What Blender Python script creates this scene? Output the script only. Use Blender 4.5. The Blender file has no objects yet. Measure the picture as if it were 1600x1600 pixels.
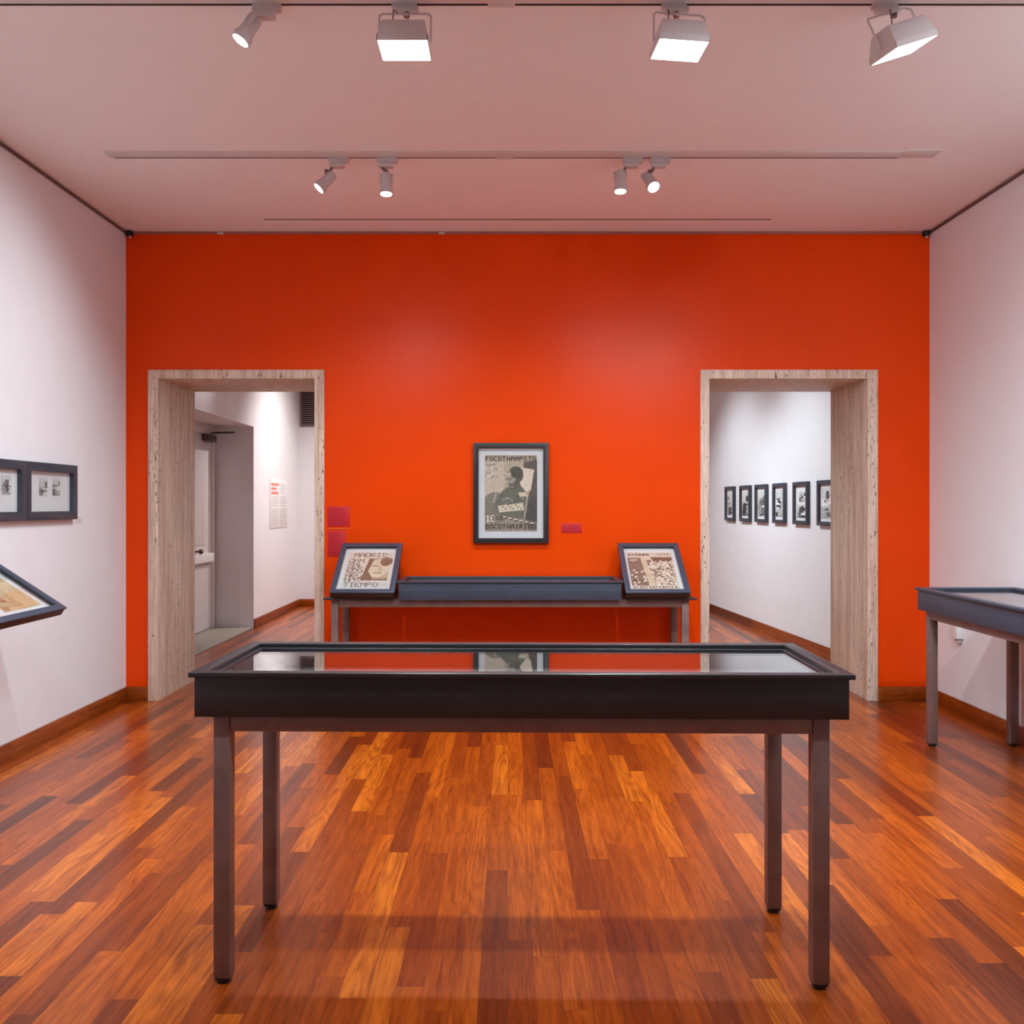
import bpy, bmesh, math, random
import numpy as np
from mathutils import Vector, Matrix, Euler

random.seed(7)
C = bpy.context.scene
COL = C.collection
R = math.radians

# ------------------------------------------------------------------ camera
cam_data = bpy.data.cameras.new('camera')
cam = bpy.data.objects.new('camera', cam_data)
COL.objects.link(cam)
cam.location = (0, 0, 1.45)
cam.rotation_euler = (R(90), 0, 0)
cam_data.sensor_width = 36
cam_data.lens = 31.5
cam_data.shift_x = 3 / 1600
cam_data.shift_y = -10 / 1600
cam_data.clip_start = 0.05
C.camera = cam

# ------------------------------------------------------------------ world and exposure
w = bpy.data.worlds.new('world')
C.world = w
w.use_nodes = True
w.node_tree.nodes['Background'].inputs[0].default_value = (0.8, 0.85, 1, 1)
w.node_tree.nodes['Background'].inputs[1].default_value = 0.05
C.view_settings.view_transform = 'Standard'
C.view_settings.look = 'None'
C.view_settings.exposure = 0.14
C.view_settings.gamma = 1
C.view_settings.use_curve_mapping = False
COOL = (0.82, 0.94, 1.0)
FLOOD_W, SPOT_W = 105, 100

# room dimensions (metres); camera at the origin looking along +y
XL, XR, YB, YF = -2.855, 3.118, 6.66, -2.6
HC = 3.486
YP = 7.41           # far face of the partition
YE = 12.9           # end of the far rooms

# ------------------------------------------------------------------ helpers
class MB:
    """Collects shapes into one bmesh; build() links them as one mesh object."""
    def __init__(self, M=None):
        self.bm = bmesh.new()
        self.M = M or Matrix.Identity(4)
    def _fin(self, verts):
        bmesh.ops.transform(self.bm, matrix=self.M, verts=verts)
    def box(self, x0, x1, y0, y1, z0, z1, bev=0.0, seg=2, M=None):
        r = bmesh.ops.create_cube(self.bm, size=1)
        vs = r['verts']
        for v in vs:
            v.co = Vector(((x0 + x1) / 2 + v.co.x * (x1 - x0), (y0 + y1) / 2 + v.co.y * (y1 - y0), (z0 + z1) / 2 + v.co.z * (z1 - z0)))
        if bev > 0:
            es = list({e for v in vs for e in v.link_edges})
            rr = bmesh.ops.bevel(self.bm, geom=es, offset=bev, segments=seg, profile=0.5, affect='EDGES')
            vs = list({v for f in rr['faces'] for v in f.verts} | {v for v in vs if v.is_valid})
        if M is not None:
            bmesh.ops.transform(self.bm, matrix=M, verts=vs)
        self._fin(vs)
        return self
    def frame(self, x0, x1, y0, y1, z0, z1, wd, axis='z', bev=0.0015):
        """Rectangular mitred ring; opening seen along `axis`."""
        if axis == 'z':
            o = [(x0, y0), (x1, y0), (x1, y1), (x0, y1)]
            i = [(x0 + wd, y0 + wd), (x1 - wd, y0 + wd), (x1 - wd, y1 - wd), (x0 + wd, y1 - wd)]
            P = lambda p, t: Vector((p[0], p[1], t))
            t0, t1 = z0, z1
        elif axis == 'y':
            o = [(x0, z0), (x1, z0), (x1, z1), (x0, z1)]
            i = [(x0 + wd, z0 + wd), (x1 - wd, z0 + wd), (x1 - wd, z1 - wd), (x0 + wd, z1 - wd)]
            P = lambda p, t: Vector((p[0], t, p[1]))
            t0, t1 = y0, y1
        else:
            o = [(y0, z0), (y1, z0), (y1, z1), (y0, z1)]
            i = [(y0 + wd, z0 + wd), (y1 - wd, z0 + wd), (y1 - wd, z1 - wd), (y0 + wd, z1 - wd)]
            P = lambda p, t: Vector((t, p[0], p[1]))
            t0, t1 = x0, x1
        bm = self.bm
        vo0 = [bm.verts.new(P(p, t0)) for p in o]; vo1 = [bm.verts.new(P(p, t1)) for p in o]
        vi0 = [bm.verts.new(P(p, t0)) for p in i]; vi1 = [bm.verts.new(P(p, t1)) for p in i]
        fs = []
        for k in range(4):
            n = (k + 1) % 4
            fs.append(bm.faces.new((vo0[k], vo0[n], vo1[n], vo1[k])))
            fs.append(bm.faces.new((vi0[n], vi0[k], vi1[k], vi1[n])))
            fs.append(bm.faces.new((vo1[k], vo1[n], vi1[n], vi1[k])))
            fs.append(bm.faces.new((vo0[n], vo0[k], vi0[k], vi0[n])))
        vs = vo0 + vo1 + vi0 + vi1
        if bev > 0:
            es = [e for e in {e for f in fs for e in f.edges} if not ({e.verts[0] in vo0 + vo1, e.verts[1] in vo0 + vo1} == {True, False})]
            rr = bmesh.ops.bevel(bm, geom=es, offset=bev, segments=2, profile=0.5, affect='EDGES')
            vs = list({v for f in rr['faces'] for v in f.verts} | {v for v in vs if v.is_valid})
        self._fin(vs)
        return self
    def lathe(self, prof, seg=28, M=None, cap0=True, cap1=True):
        """prof: (r, z) list revolved about z."""
        bm = self.bm
        rings = []
        for (r, z) in prof:
            rings.append([bm.verts.new((r * math.cos(2 * math.pi * k / seg), r * math.sin(2 * math.pi * k / seg), z)) for k in range(seg)])
        for a, b in zip(rings[:-1], rings[1:]):
            for k in range(seg):
                n = (k + 1) % seg
                bm.faces.new((a[k], a[n], b[n], b[k]))
        if cap0: bm.faces.new(list(reversed(rings[0])))
        if cap1: bm.faces.new(rings[-1])
        vs = [v for r in rings for v in r]
        if M is not None: bmesh.ops.transform(bm, matrix=M, verts=vs)
        self._fin(vs)
        return self
    def tube(self, pts, r, seg=10):
        for a, b in zip(pts[:-1], pts[1:]):
            a, b = Vector(a), Vector(b)
            d = b - a
            q = d.to_track_quat('Z', 'Y').to_matrix().to_4x4()
            self.lathe([(r, 0), (r, d.length)], seg, Matrix.Translation(a) @ q)
        return self
    def quad(self, ps):
        vs = [self.bm.verts.new(Vector(p)) for p in ps]
        self.bm.faces.new(vs)
        self._fin(vs)
        return self
    def hull(self, bot, top):
        """Prism between two equally long rings of points."""
        bm = self.bm
        a = [bm.verts.new(Vector(p)) for p in bot]
        b = [bm.verts.new(Vector(p)) for p in top]
        n = len(a)
        bm.faces.new(list(reversed(a))); bm.faces.new(b)
        for k in range(n):
            m = (k + 1) % n
            bm.faces.new((a[k], a[m], b[m], b[k]))
        self._fin(a + b)
        return self
    def build(self, name, mat, parent=None, **tags):
        bmesh.ops.recalc_face_normals(self.bm, faces=self.bm.faces)
        me = bpy.data.meshes.new(name)
        self.bm.to_mesh(me); self.bm.free()
        me.materials.append(mat)
        me.shade_smooth()
        me.set_sharp_from_angle(angle=R(35))
        o = bpy.data.objects.new(name, me)
        COL.objects.link(o)
        if parent: o.parent = parent
        for k, v in tags.items(): o[k] = v
        return o

def struct(o):
    o['kind'] = 'structure'
    return o

def thing(name, label, cat, loc, rz=0, group=None):
    o = bpy.data.objects.new(name, None)
    o.empty_display_size = 0.1
    COL.objects.link(o)
    o.location = loc; o.rotation_euler = (0, 0, rz)
    o['label'] = label; o['category'] = cat
    if group: o['group'] = group
    return o

def tag(o, label, cat, group=None):
    o['label'] = label; o['category'] = cat
    if group: o['group'] = group
    return o

# ------------------------------------------------------------------ materials
class NT:
    def __init__(self, name):
        self.m = bpy.data.materials.new(name); self.m.use_nodes = True
        self.t = self.m.node_tree; self.n = self.t.nodes
        self.b = self.n['Principled BSDF']
    def add(self, typ, **kw):
        x = self.n.new(typ)
        for k, v in kw.items(): setattr(x, k, v)
        return x
    def link(self, a, b): self.t.links.new(a, b)
    def put(self, sock, v):
        if hasattr(v, 'is_output') or isinstance(v, bpy.types.NodeSocket): self.link(v, sock)
        else: sock.default_value = v
    def math(self, op, a, b=None, c=None):
        x = self.add('ShaderNodeMath', operation=op)
        self.put(x.inputs[0], a)
        if b is not None: self.put(x.inputs[1], b)
        if c is not None: self.put(x.inputs[2], c)
        return x.outputs[0]
    def coord(self): return self.add('ShaderNodeTexCoord').outputs['Object']
    def mapping(self, v, scale=(1, 1, 1), loc=(0, 0, 0)):
        x = self.add('ShaderNodeMapping')
        self.link(v, x.inputs[0]); self.put(x.inputs['Scale'], scale); self.put(x.inputs['Location'], loc)
        return x.outputs[0]
    def noise(self, v, scale, detail=3, rough=0.5, dist=0.0):
        x = self.add('ShaderNodeTexNoise')
        self.link(v, x.inputs['Vector']); x.inputs['Scale'].default_value = scale
        x.inputs['Detail'].default_value = detail; x.inputs['Roughness'].default_value = rough
        x.inputs['Distortion'].default_value = dist
        return x.outputs[0]
    def ramp(self, f, stops, interp='LINEAR'):
        x = self.add('ShaderNodeValToRGB')
        x.color_ramp.interpolation = interp
        el = x.color_ramp.elements
        while len(el) < len(stops): el.new(0.5)
        for e, (p, c) in zip(el, stops):
            e.position = p; e.color = (*c, 1) if len(c) == 3 else c
        self.put(x.inputs[0], f)
        return x.outputs[0]
    def mix(self, f, a, b, blend='MIX'):
        x = self.add('ShaderNodeMix', data_type='RGBA', blend_type=blend)
        self.put(x.inputs[0], f); self.put(x.inputs[6], a); self.put(x.inputs[7], b)
        return x.outputs[2]
    def bump(self, h, strength, dist=0.01):
        x = self.add('ShaderNodeBump'); x.inputs['Strength'].default_value = strength
        x.inputs['Distance'].default_value = dist
        self.link(h, x.inputs['Height']); self.link(x.outputs[0], self.b.inputs['Normal'])

def sl(r, g, b):
    f = lambda c: (c / 255 / 12.92) if c / 255 <= 0.04045 else ((c / 255 + 0.055) / 1.055) ** 2.4
    return (f(r), f(g), f(b))

def paint(name, col, rough=0.5, var=0.04, scale=6, bump=0.03, metallic=0.0, spec=0.5, bscale=180):
    t = NT(name)
    v = t.coord()
    n = t.noise(v, scale, 4)
    lo = tuple(c * (1 - var) for c in col); hi = tuple(min(1, c * (1 + var)) for c in col)
    t.link(t.ramp(n, [(0.3, lo), (0.7, hi)]), t.b.inputs['Base Color'])
    t.b.inputs['Roughness'].default_value = rough
    t.b.inputs['Metallic'].default_value = metallic
    t.b.inputs['Specular IOR Level'].default_value = spec
    if bump: t.bump(t.noise(v, bscale, 2), bump, 0.002)
    return t.m

M_white = paint('wall_white_paint', (0.84, 0.83, 0.86), 0.6, 0.015)
M_ceil = paint('ceiling_white_paint', (0.95, 0.905, 0.90), 0.75, 0.01)
M_orange = paint('wall_orange_paint', (0.86, 0.063, 0.001), 0.29, 0.03, 2.5, 0.02, spec=0.14, bscale=90)
M_case = paint('case_black_paint', (0.016, 0.015, 0.019), 0.36, 0.1, 8, 0.05, spec=0.6)  # dark copy of the case paint, shade put into the colour
M_slate = paint('case_paint_lit', (0.042, 0.058, 0.092), 0.4, 0.1, 8, 0.05, spec=0.6)  # same case paint, paler and bluer where lamps fall: light put into the colour
M_frame = paint('frame_slate_paint', (0.034, 0.043, 0.062), 0.38, 0.1, 8, 0.05, spec=0.6)
M_posterframe = paint('frame_black_paint', (0.022, 0.020, 0.023), 0.4, 0.1, 8, 0.05)
M_steel = paint('leg_brown_steel', (0.23, 0.15, 0.135), 0.42, 0.15, 12, 0.05, metallic=0.3)
M_rubber = paint('black_rubber', (0.01, 0.01, 0.01), 0.5, 0.1)
M_fixture = paint('fixture_white_enamel', (0.66, 0.60, 0.60), 0.4, 0.03)
M_fixdark = paint('fixture_grey_metal', (0.20, 0.16, 0.16), 0.4, 0.05, metallic=0.4)
M_mat = paint('mat_board_white', (0.80, 0.80, 0.81), 0.8, 0.01)
M_deck = paint('deck_grey_linen', (0.20, 0.20, 0.205), 0.85, 0.04, 200)
M_gap = paint('dark_recess', (0.02, 0.012, 0.012), 0.8, 0.1)
M_rail = paint('rail_brown_grey', (0.13, 0.085, 0.085), 0.6, 0.1)
M_trim = paint('track_band_paint', (0.72, 0.66, 0.65), 0.6, 0.03)
M_red = paint('label_red', (0.60, 0.010, 0.012), 0.6, 0.04)
M_redline = paint('label_print_magenta', (0.42, 0.006, 0.035), 0.6, 0.04)
M_paleline = paint('label_edge_pale_orange', (0.85, 0.16, 0.03), 0.6, 0.02)
M_doorpaint = paint('door_white_paint', (0.72, 0.66, 0.66), 0.4, 0.02)
M_farrail = paint('far_rail_paint', (0.36, 0.20, 0.19), 0.6, 0.05)
M_bronze = paint('dark_bronze', (0.10, 0.07, 0.06), 0.4, 0.15, metallic=0.5)
M_vent = paint('vent_brown_metal', (0.24, 0.165, 0.15), 0.5, 0.1)
M_sill = paint('stone_sill', (0.34, 0.30, 0.26), 0.55, 0.15, 14)
M_greyink = paint('ink_grey', (0.50, 0.47, 0.47), 0.7, 0.1)
M_redink = paint('ink_red', (0.80, 0.27, 0.22), 0.7, 0.05)
M_panel = paint('panel_white_vinyl', (0.84, 0.82, 0.82), 0.7, 0.01)
M_plate = paint('switch_plate_plastic', (0.82, 0.81, 0.80), 0.4, 0.01)

def emit(name, col, s):
    t = NT(name)
    e = t.add('ShaderNodeEmission'); e.inputs[0].default_value = (*col, 1); e.inputs[1].default_value = s
    t.link(e.outputs[0], t.n['Material Output'].inputs[0])
    return t.m
M_lens = emit('lamp_lens_glow', (0.97, 0.99, 1.0), 14)
M_flood = emit('flood_face_glow', (0.97, 0.99, 1.0), 9)

def glass_mat():
    t = NT('case_glass')
    ge = t.add('ShaderNodeNewGeometry')
    fr = t.add('ShaderNodeFresnel')
    # the same reflectance on both faces of the pane
    t.link(t.math('MULTIPLY_ADD', ge.outputs['Backfacing'], 1 / 1.52 - 1.52, 1.52), fr.inputs[0])
    r = fr.outputs[0]
    tr = t.add('ShaderNodeBsdfTransparent'); tr.inputs[0].default_value = (0.96, 0.97, 0.97, 1)
    gl = t.add('ShaderNodeBsdfGlossy'); gl.inputs['Roughness'].default_value = 0.0
    gl.inputs[0].default_value = (1, 1, 1, 1)
    mx = t.add('ShaderNodeMixShader')
    t.link(r, mx.inputs[0]); t.link(tr.outputs[0], mx.inputs[1]); t.link(gl.outputs[0], mx.inputs[2])
    t.link(mx.outputs[0], t.n['Material Output'].inputs[0])
    return t.m
M_glass = glass_mat()

def print_mat():
    t = NT('printed_paper')
    a = t.add('ShaderNodeAttribute'); a.attribute_name = 'print'
    t.link(a.outputs['Color'], t.b.inputs['Base Color'])
    t.b.inputs['Roughness'].default_value = 0.6
    return t.m
M_print = print_mat()

def wood_floor(name, W=0.083, along='y', tone=1.0, gloss=0.2):
    t = NT(name)
    v = t.coord()
    s = t.add('ShaderNodeSeparateXYZ'); t.link(v, s.inputs[0])
    X, Y = (s.outputs[0], s.outputs[1]) if along == 'y' else (s.outputs[1], s.outputs[0])
    if along == 'z': X, Y = s.outputs[2], t.math('ADD', s.outputs[0], s.outputs[1])
    xs = t.math('DIVIDE', t.math('ADD', X, 20.013), W)
    row = t.math('FLOOR', xs); fx = t.math('FRACT', xs)
    wn = t.add('ShaderNodeTexWhiteNoise', noise_dimensions='1D'); t.link(row, wn.inputs['W'])
    wn2 = t.add('ShaderNodeTexWhiteNoise', noise_dimensions='1D'); t.link(t.math('ADD', row, 51.7), wn2.inputs['W'])
    L = t.math('MULTIPLY_ADD', wn.outputs[0], 1.1, 0.5)
    ys = t.math('ADD', t.math('DIVIDE', t.math('ADD', Y, 30.0), L), t.math('MULTIPLY', wn2.outputs[0], 13.0))
    colm = t.math('FLOOR', ys); fy = t.math('FRACT', ys)
    cb = t.add('ShaderNodeCombineXYZ'); t.link(row, cb.inputs[0]); t.link(colm, cb.inputs[1])
    idn = t.add('ShaderNodeTexWhiteNoise', noise_dimensions='2D'); t.link(cb.outputs[0], idn.inputs['Vector'])
    rid = idn.outputs[0]
    sc = t.add('ShaderNodeSeparateColor'); t.link(idn.outputs[1], sc.inputs[0])
    k = tone
    base = t.ramp(rid, [(0.0, (0.12 * k, 0.021 * k, 0.004 * k)), (0.09, (0.17 * k, 0.029 * k, 0.004 * k)), (0.25, (0.26 * k, 0.045 * k, 0.004 * k)),
                        (0.55, (0.33 * k, 0.060 * k, 0.004 * k)), (0.85, (0.42 * k, 0.084 * k, 0.005 * k)), (1.0, (0.53 * k, 0.130 * k, 0.010 * k))])
    # grain: long streaks, offset per board
    off = t.add('ShaderNodeCombineXYZ')
    t.link(t.math('MULTIPLY', rid, 37.0), off.inputs[0]); t.link(t.math('MULTIPLY', sc.outputs[1], 91.0), off.inputs[1]); t.link(t.math('MULTIPLY', sc.outputs[2], 53.0), off.inputs[2])
    va = t.add('ShaderNodeVectorMath', operation='ADD'); t.link(off.outputs[0], va.inputs[1])
    gx = t.add('ShaderNodeCombineXYZ'); t.link(X, gx.inputs[0]); t.link(Y, gx.inputs[1]); t.link(gx.outputs[0], va.inputs[0])
    g1 = t.noise(t.mapping(va.outputs[0], (38, 2.2, 1)), 1.0, 4, 0.6, 0.6)
    g2 = t.noise(t.mapping(va.outputs[0], (240, 11, 1)), 1.0, 4, 0.7)
    # cathedral figure
    fg = t.noise(t.mapping(va.outputs[0], (9, 1.1, 1)), 1.0, 1, 0.4, 0.3)
    rings = t.math('PINGPONG', t.math('MULTIPLY', fg, 22.0), 1.0)
    fig = t.math('MULTIPLY', t.math('SUBTRACT', rings, 0.5), t.math('MULTIPLY', t.math('POWER', sc.outputs[0], 1.6), 0.42))
    lum = t.math('ADD', t.math('ADD', t.math('MULTIPLY', t.math('SUBTRACT', g1, 0.5), 1.5), t.math('MULTIPLY', t.math('SUBTRACT', g2, 0.5), 1.3)), t.math('ADD', fig, 1.0))
    lum = t.math('MINIMUM', t.math('MAXIMUM', lum, 0.22), 1.32)
    lc = t.add('ShaderNodeCombineColor')
    t.link(lum, lc.inputs[0]); t.link(t.math('POWER', lum, 1.25), lc.inputs[1]); t.link(t.math('POWER', lum, 1.35), lc.inputs[2])
    col = t.mix(1.0, base, lc.outputs[0], 'MULTIPLY')
    ex = t.math('LESS_THAN', t.math('MINIMUM', fx, t.math('SUBTRACT', 1.0, fx)), 0.010)
    ey = t.math('LESS_THAN', t.math('MULTIPLY', t.math('MINIMUM', fy, t.math('SUBTRACT', 1.0, fy)), L), 0.0009)
    gap = t.math('MULTIPLY', t.math('MAXIMUM', ex, ey), 0.55)
    col = t.mix(gap, col, (0.05, 0.012, 0.004, 1))
    t.link(col, t.b.inputs['Base Color'])
    t.b.inputs['Roughness'].default_value = 0.42
    t.b.inputs['Specular IOR Level'].default_value = 0.12
    t.b.inputs['Coat Weight'].default_value = 0.65
    rr = t.math('MULTIPLY_ADD', g2, 0.10, gloss - 0.02)
    t.link(rr, t.b.inputs['Coat Roughness'])
    t.bump(t.math('SUBTRACT', t.math('MULTIPLY', g2, 0.25), gap), 0.12, 0.0008)
    return t.m
M_floor = wood_floor('floor_hardwood')
M_base = wood_floor('baseboard_hardwood', W=0.4, along='z', tone=0.72, gloss=0.3)

def travertine():
    t = NT('travertine')
    v = t.coord()
    n1 = t.noise(t.mapping(v, (16, 16, 0.9)), 1.0, 5, 0.6, 0.4)
    n2 = t.noise(t.mapping(v, (70, 70, 5)), 1.0, 4, 0.65)
    col = t.ramp(n1, [(0.25, (0.56, 0.37, 0.27)), (0.45, (0.76, 0.57, 0.45)), (0.6, (0.86, 0.69, 0.57)), (0.8, (0.92, 0.80, 0.70))])
    f = t.ramp(n2, [(0.3, (0.72, 0.70, 0.68)), (0.65, (1.08, 1.08, 1.08))])
    col = t.mix(1.0, col, f, 'MULTIPLY')
    # pits, elongated along the bedding and gathered in bands
    p = t.noise(t.mapping(v, (95, 95, 26)), 1.0, 2, 0.5)
    band = t.noise(t.mapping(v, (11, 11, 0.5)), 1.0, 2, 0.5)
    pit = t.ramp(t.math('ADD', p, t.math('MULTIPLY', band, 0.35)), [(0.83, (0, 0, 0)), (0.88, (1, 1, 1))])
    col = t.mix(pit, col, (0.13, 0.085, 0.06, 1))
    t.link(col, t.b.inputs['Base Color'])
    t.b.inputs['Roughness'].default_value = 0.55
    h = t.math('SUBTRACT', t.math('MULTIPLY', n2, 0.3), pit)
    t.bump(h, 0.5, 0.004)
    return t.m
M_trav = travertine()

# ------------------------------------------------------------------ structure
struct(MB().box(-3.7, 3.4, YF, YE + 0.1, -0.1, 0.0).build('floor', M_floor))

# ceiling with the recessed lighting channels cut into it
def ceiling(name, x0, x1, y0, y1, slots, top=0.14):
    """slots: (xa, xb, ya, yb) openings; the channel itself is a separate trim."""
    mb = MB()
    ys = sorted(slots, key=lambda s: s[2])
    y = y0
    for (xa, xb, ya, yb) in ys:
        mb.box(x0, x1, y, ya, HC, HC + top)
        if xa > x0: mb.box(x0, xa, ya, yb, HC, HC + top)
        if xb < x1: mb.box(xb, x1, ya, yb, HC, HC + top)
        mb.box(max(x0, xa), min(x1, xb), ya, yb, HC + 0.07, HC + top)
        y = yb
    mb.box(x0, x1, y, y1, HC, HC + top)
    return struct(mb.build(name, M_ceil))
ROWS = [0.44, 2.04, 3.64, 5.245]
slots = [(-2.32, 2.27, yr - 0.011, yr + 0.011) for yr in ROWS[3:]] + [(-2.8, 3.05, yr - 0.011, yr + 0.011) for yr in ROWS[:3]] + [(-1.755, 1.86, 6.365, 6.39)]
ceiling('ceiling', XL - 0.3, XR + 0.3, YF, YP, slots)
struct(MB().box(-3.7, 3.4, YP, YE + 0.1, HC, HC + 0.14).build('ceiling', M_ceil))
# pale mounting band beside each channel, and a near-flush dark fill painted in for the channel's shade
n = 0
for yr in ROWS:
    xa, xb = (-2.34, 2.40) if yr > 5 else (-2.8, 3.05)
    n += 1
    b = MB().box(xa, xb, yr - 0.100, yr - 0.012, HC - 0.004, HC - 0.0002, 0.001)
    if yr > 5: b.box(2.27, 2.47, yr - 0.13, yr - 0.012, HC - 0.006, HC - 0.0002, 0.001)
    struct(b.build('trim_%d' % n, M_trim))
    n += 1
    struct(MB().box(max(xa, -2.32) + 0.002, min(xb, 2.27 if yr > 5 else 3.05) - 0.002, yr - 0.0105, yr + 0.0105, HC + 0.001, HC + 0.069).build('trim_%d' % n, M_gap))
    n += 1
    struct(MB().box(-0.09, 0.02, yr - 0.013, yr + 0.013, HC - 0.005, HC + 0.02, 0.001).build('trim_%d' % n, M_trim))
n += 1
struct(MB().box(-1.753, 1.858, 6.366, 6.389, HC + 0.001, HC + 0.069).build('trim_%d' % n, M_rail))

# walls of the near room
struct(MB().box(XL - 0.3, XL, YF, YP, 0, HC).build('wall_left', M_white))
struct(MB().box(XR, XR + 0.3, YF, YP, 0, HC).build('wall_right', M_white))
struct(MB().box(XL - 0.3, XR + 0.3, YF - 0.2, YF, -0.1, HC + 0.14).build('wall_near', M_white))
D1 = (-2.688, -1.380, -2.612, -1.452)       # outer left, outer right, inner left, inner right
D2 = (1.413, 2.730, 1.479, 2.654)
DH, DHI = 2.4585, 2.392
mb = MB()
y0, y1 = YB, YP - 0.02
mb.box(XL, D1[0], y0, y1, 0, HC); mb.box(D1[1], D2[0], y0, y1, 0, HC); mb.box(D2[1], XR, y0, y1, 0, HC)
mb.box(D1[0], D1[1], y0, y1, DH, HC); mb.box(D2[0], D2[1], y0, y1, DH, HC)
struct(mb.build('wall_far', M_orange))
mb = MB()
y0, y1 = YP - 0.02, YP
mb.box(XL, D1[0], y0, y1, 0, HC); mb.box(D1[1], D2[0], y0, y1, 0, HC); mb.box(D2[1], XR, y0, y1, 0, HC)
mb.box(D1[0], D1[1], y0, y1, DH, HC); mb.box(D2[0], D2[1], y0, y1, DH, HC)
struct(mb.build('wall_partition', M_white))
# travertine door linings
for i, D in enumerate((D1, D2)):
    mb = MB()
    ya, yb = YB - 0.014, YP + 0.014
    mb.box(D[0], D[2], ya, yb, 0, DH, 0.003)
    mb.box(D[3], D[1], ya, yb, 0, DH, 0.003)
    mb.box(D[2] - 0.001, D[3] + 0.001, ya, yb, DHI, DH, 0.003)
    struct(mb.build('door_%d' % (i + 1), M_trav))

# baseboards
BH, BT = 0.105, 0.014
struct(MB().box(XL, XL + BT, YF, YB, 0, BH, 0.002).build('baseboard_left', M_base))
struct(MB().box(XR - BT, XR, YF, YB, 0, BH, 0.002).build('baseboard_right', M_base))
mb = MB()
mb.box(XL + BT, D1[0] - 0.001, YB - BT, YB, 0, BH, 0.002); mb.box(D1[1] + 0.001, D2[0] - 0.001, YB - BT, YB, 0, BH, 0.002); mb.box(D2[1] + 0.001, XR - BT, YB - BT, YB, 0, BH, 0.002)
struct(mb.build('baseboard_far', M_base))

# slim rail along the wall tops with clips
def rail(idx, mbx, m=None): struct(mbx.build('trim_%d' % idx, m or M_rail))
rail(n + 1, MB().box(XL, XL + 0.014, YF, YB - 0.03, HC - 0.020, HC - 0.006, 0.002))
rail(n + 2, MB().box(XR - 0.014, XR, YF, YB - 0.03, HC - 0.020, HC - 0.006, 0.002))
rail(n + 3, MB().box(XL + 0.06, XR - 0.06, YB - 0.012, YB, HC - 0.018, HC - 0.007, 0.002), M_farrail)
n += 3
for (xa) in (-2.172, -0.53):
    n += 1
    struct(MB().box(xa, xa + 0.045, YB - 0.016, YB, HC - 0.022, HC - 0.003, 0.002).build('trim_%d' % n, M_fixture))
for (xa) in (XL + 0.012, XR - 0.058):
    t = thing('rail_bracket', 'small black corner bracket of the hanging rail at the %s end of the orange wall' % ('left' if xa < 0 else 'right'), 'bracket', (xa + 0.023, YB - 0.001, HC - 0.02), 0, 'rail corner brackets')
    MB().box(-0.022, 0.022, -0.04, 0, -0.018, 0.019, 0.004).build('bracket_body', M_rubber, t)
    MB().lathe([(0.008, 0), (0.008, 0.012), (0.005, 0.016)], 12, Matrix.Translation((0.004, -0.02, -0.033))).build('bracket_screw', M_fixture, t)

# far rooms: left gallery wall with the door niche
XG = -3.04
NY0, NY1, NH, NX = 8.25, 10.62, 2.385, -3.50
mb = MB()
mb.box(XG - 0.6, XG, YP, NY0, 0, HC); mb.box(XG - 0.6, XG, NY1, YE, 0, HC); mb.box(XG - 0.6, XG, NY0, NY1, NH, HC)
mb.box(XG - 0.6, NX - 0.06, NY0, NY1, 0, NH)
struct(mb.build('wall_gallery_left', M_white))
struct(MB().box(XG - 0.6, 3.3, YE, YE + 0.1, 0, HC).build('wall_gallery_end', M_white))
struct(MB().box(XG, XG + BT, NY1 + 0.005, YE, 0, BH, 0.002).build('baseboard_gallery_left', M_base))
struct(MB().box(XG, 2.6, YE - BT, YE, 0, BH, 0.002).build('baseboard_gallery_end', M_base))
struct(MB().box(NX - 0.05, XG - 0.002, NY0 + 0.001, NY1 - 0.001, 0.0, 0.012, 0.002).build('trim_%d' % (n + 1), M_sill))
# right gallery wall, slightly angled
A, B = Vector((3.10, 7.41)), Vector((2.705, 12.9))
d2 = (B - A).normalized(); nrm = Vector((-d2.y, d2.x))   # pointing into the room (towards -x)
if nrm.x > 0: nrm = -nrm
ang = math.atan2(d2.y, d2.x)
struct(MB().hull([(A.x, A.y, 0), (B.x, B.y, 0), (3.4, B.y, 0), (3.4, A.y, 0)], [(A.x, A.y, HC), (B.x, B.y, HC), (3.4, B.y, HC), (3.4, A.y, HC)]).build('wall_gallery_right', M_white))
p, q = A + nrm * BT, B + nrm * BT
struct(MB().hull([(A.x, A.y, 0), (B.x, B.y - .02, 0), (q.x, q.y - .02, 0), (p.x, p.y, 0)], [(A.x, A.y, BH), (B.x, B.y - .02, BH), (q.x, q.y - .02, BH), (p.x, p.y, BH)]).build('baseboard_gallery_right', M_base))

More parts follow.
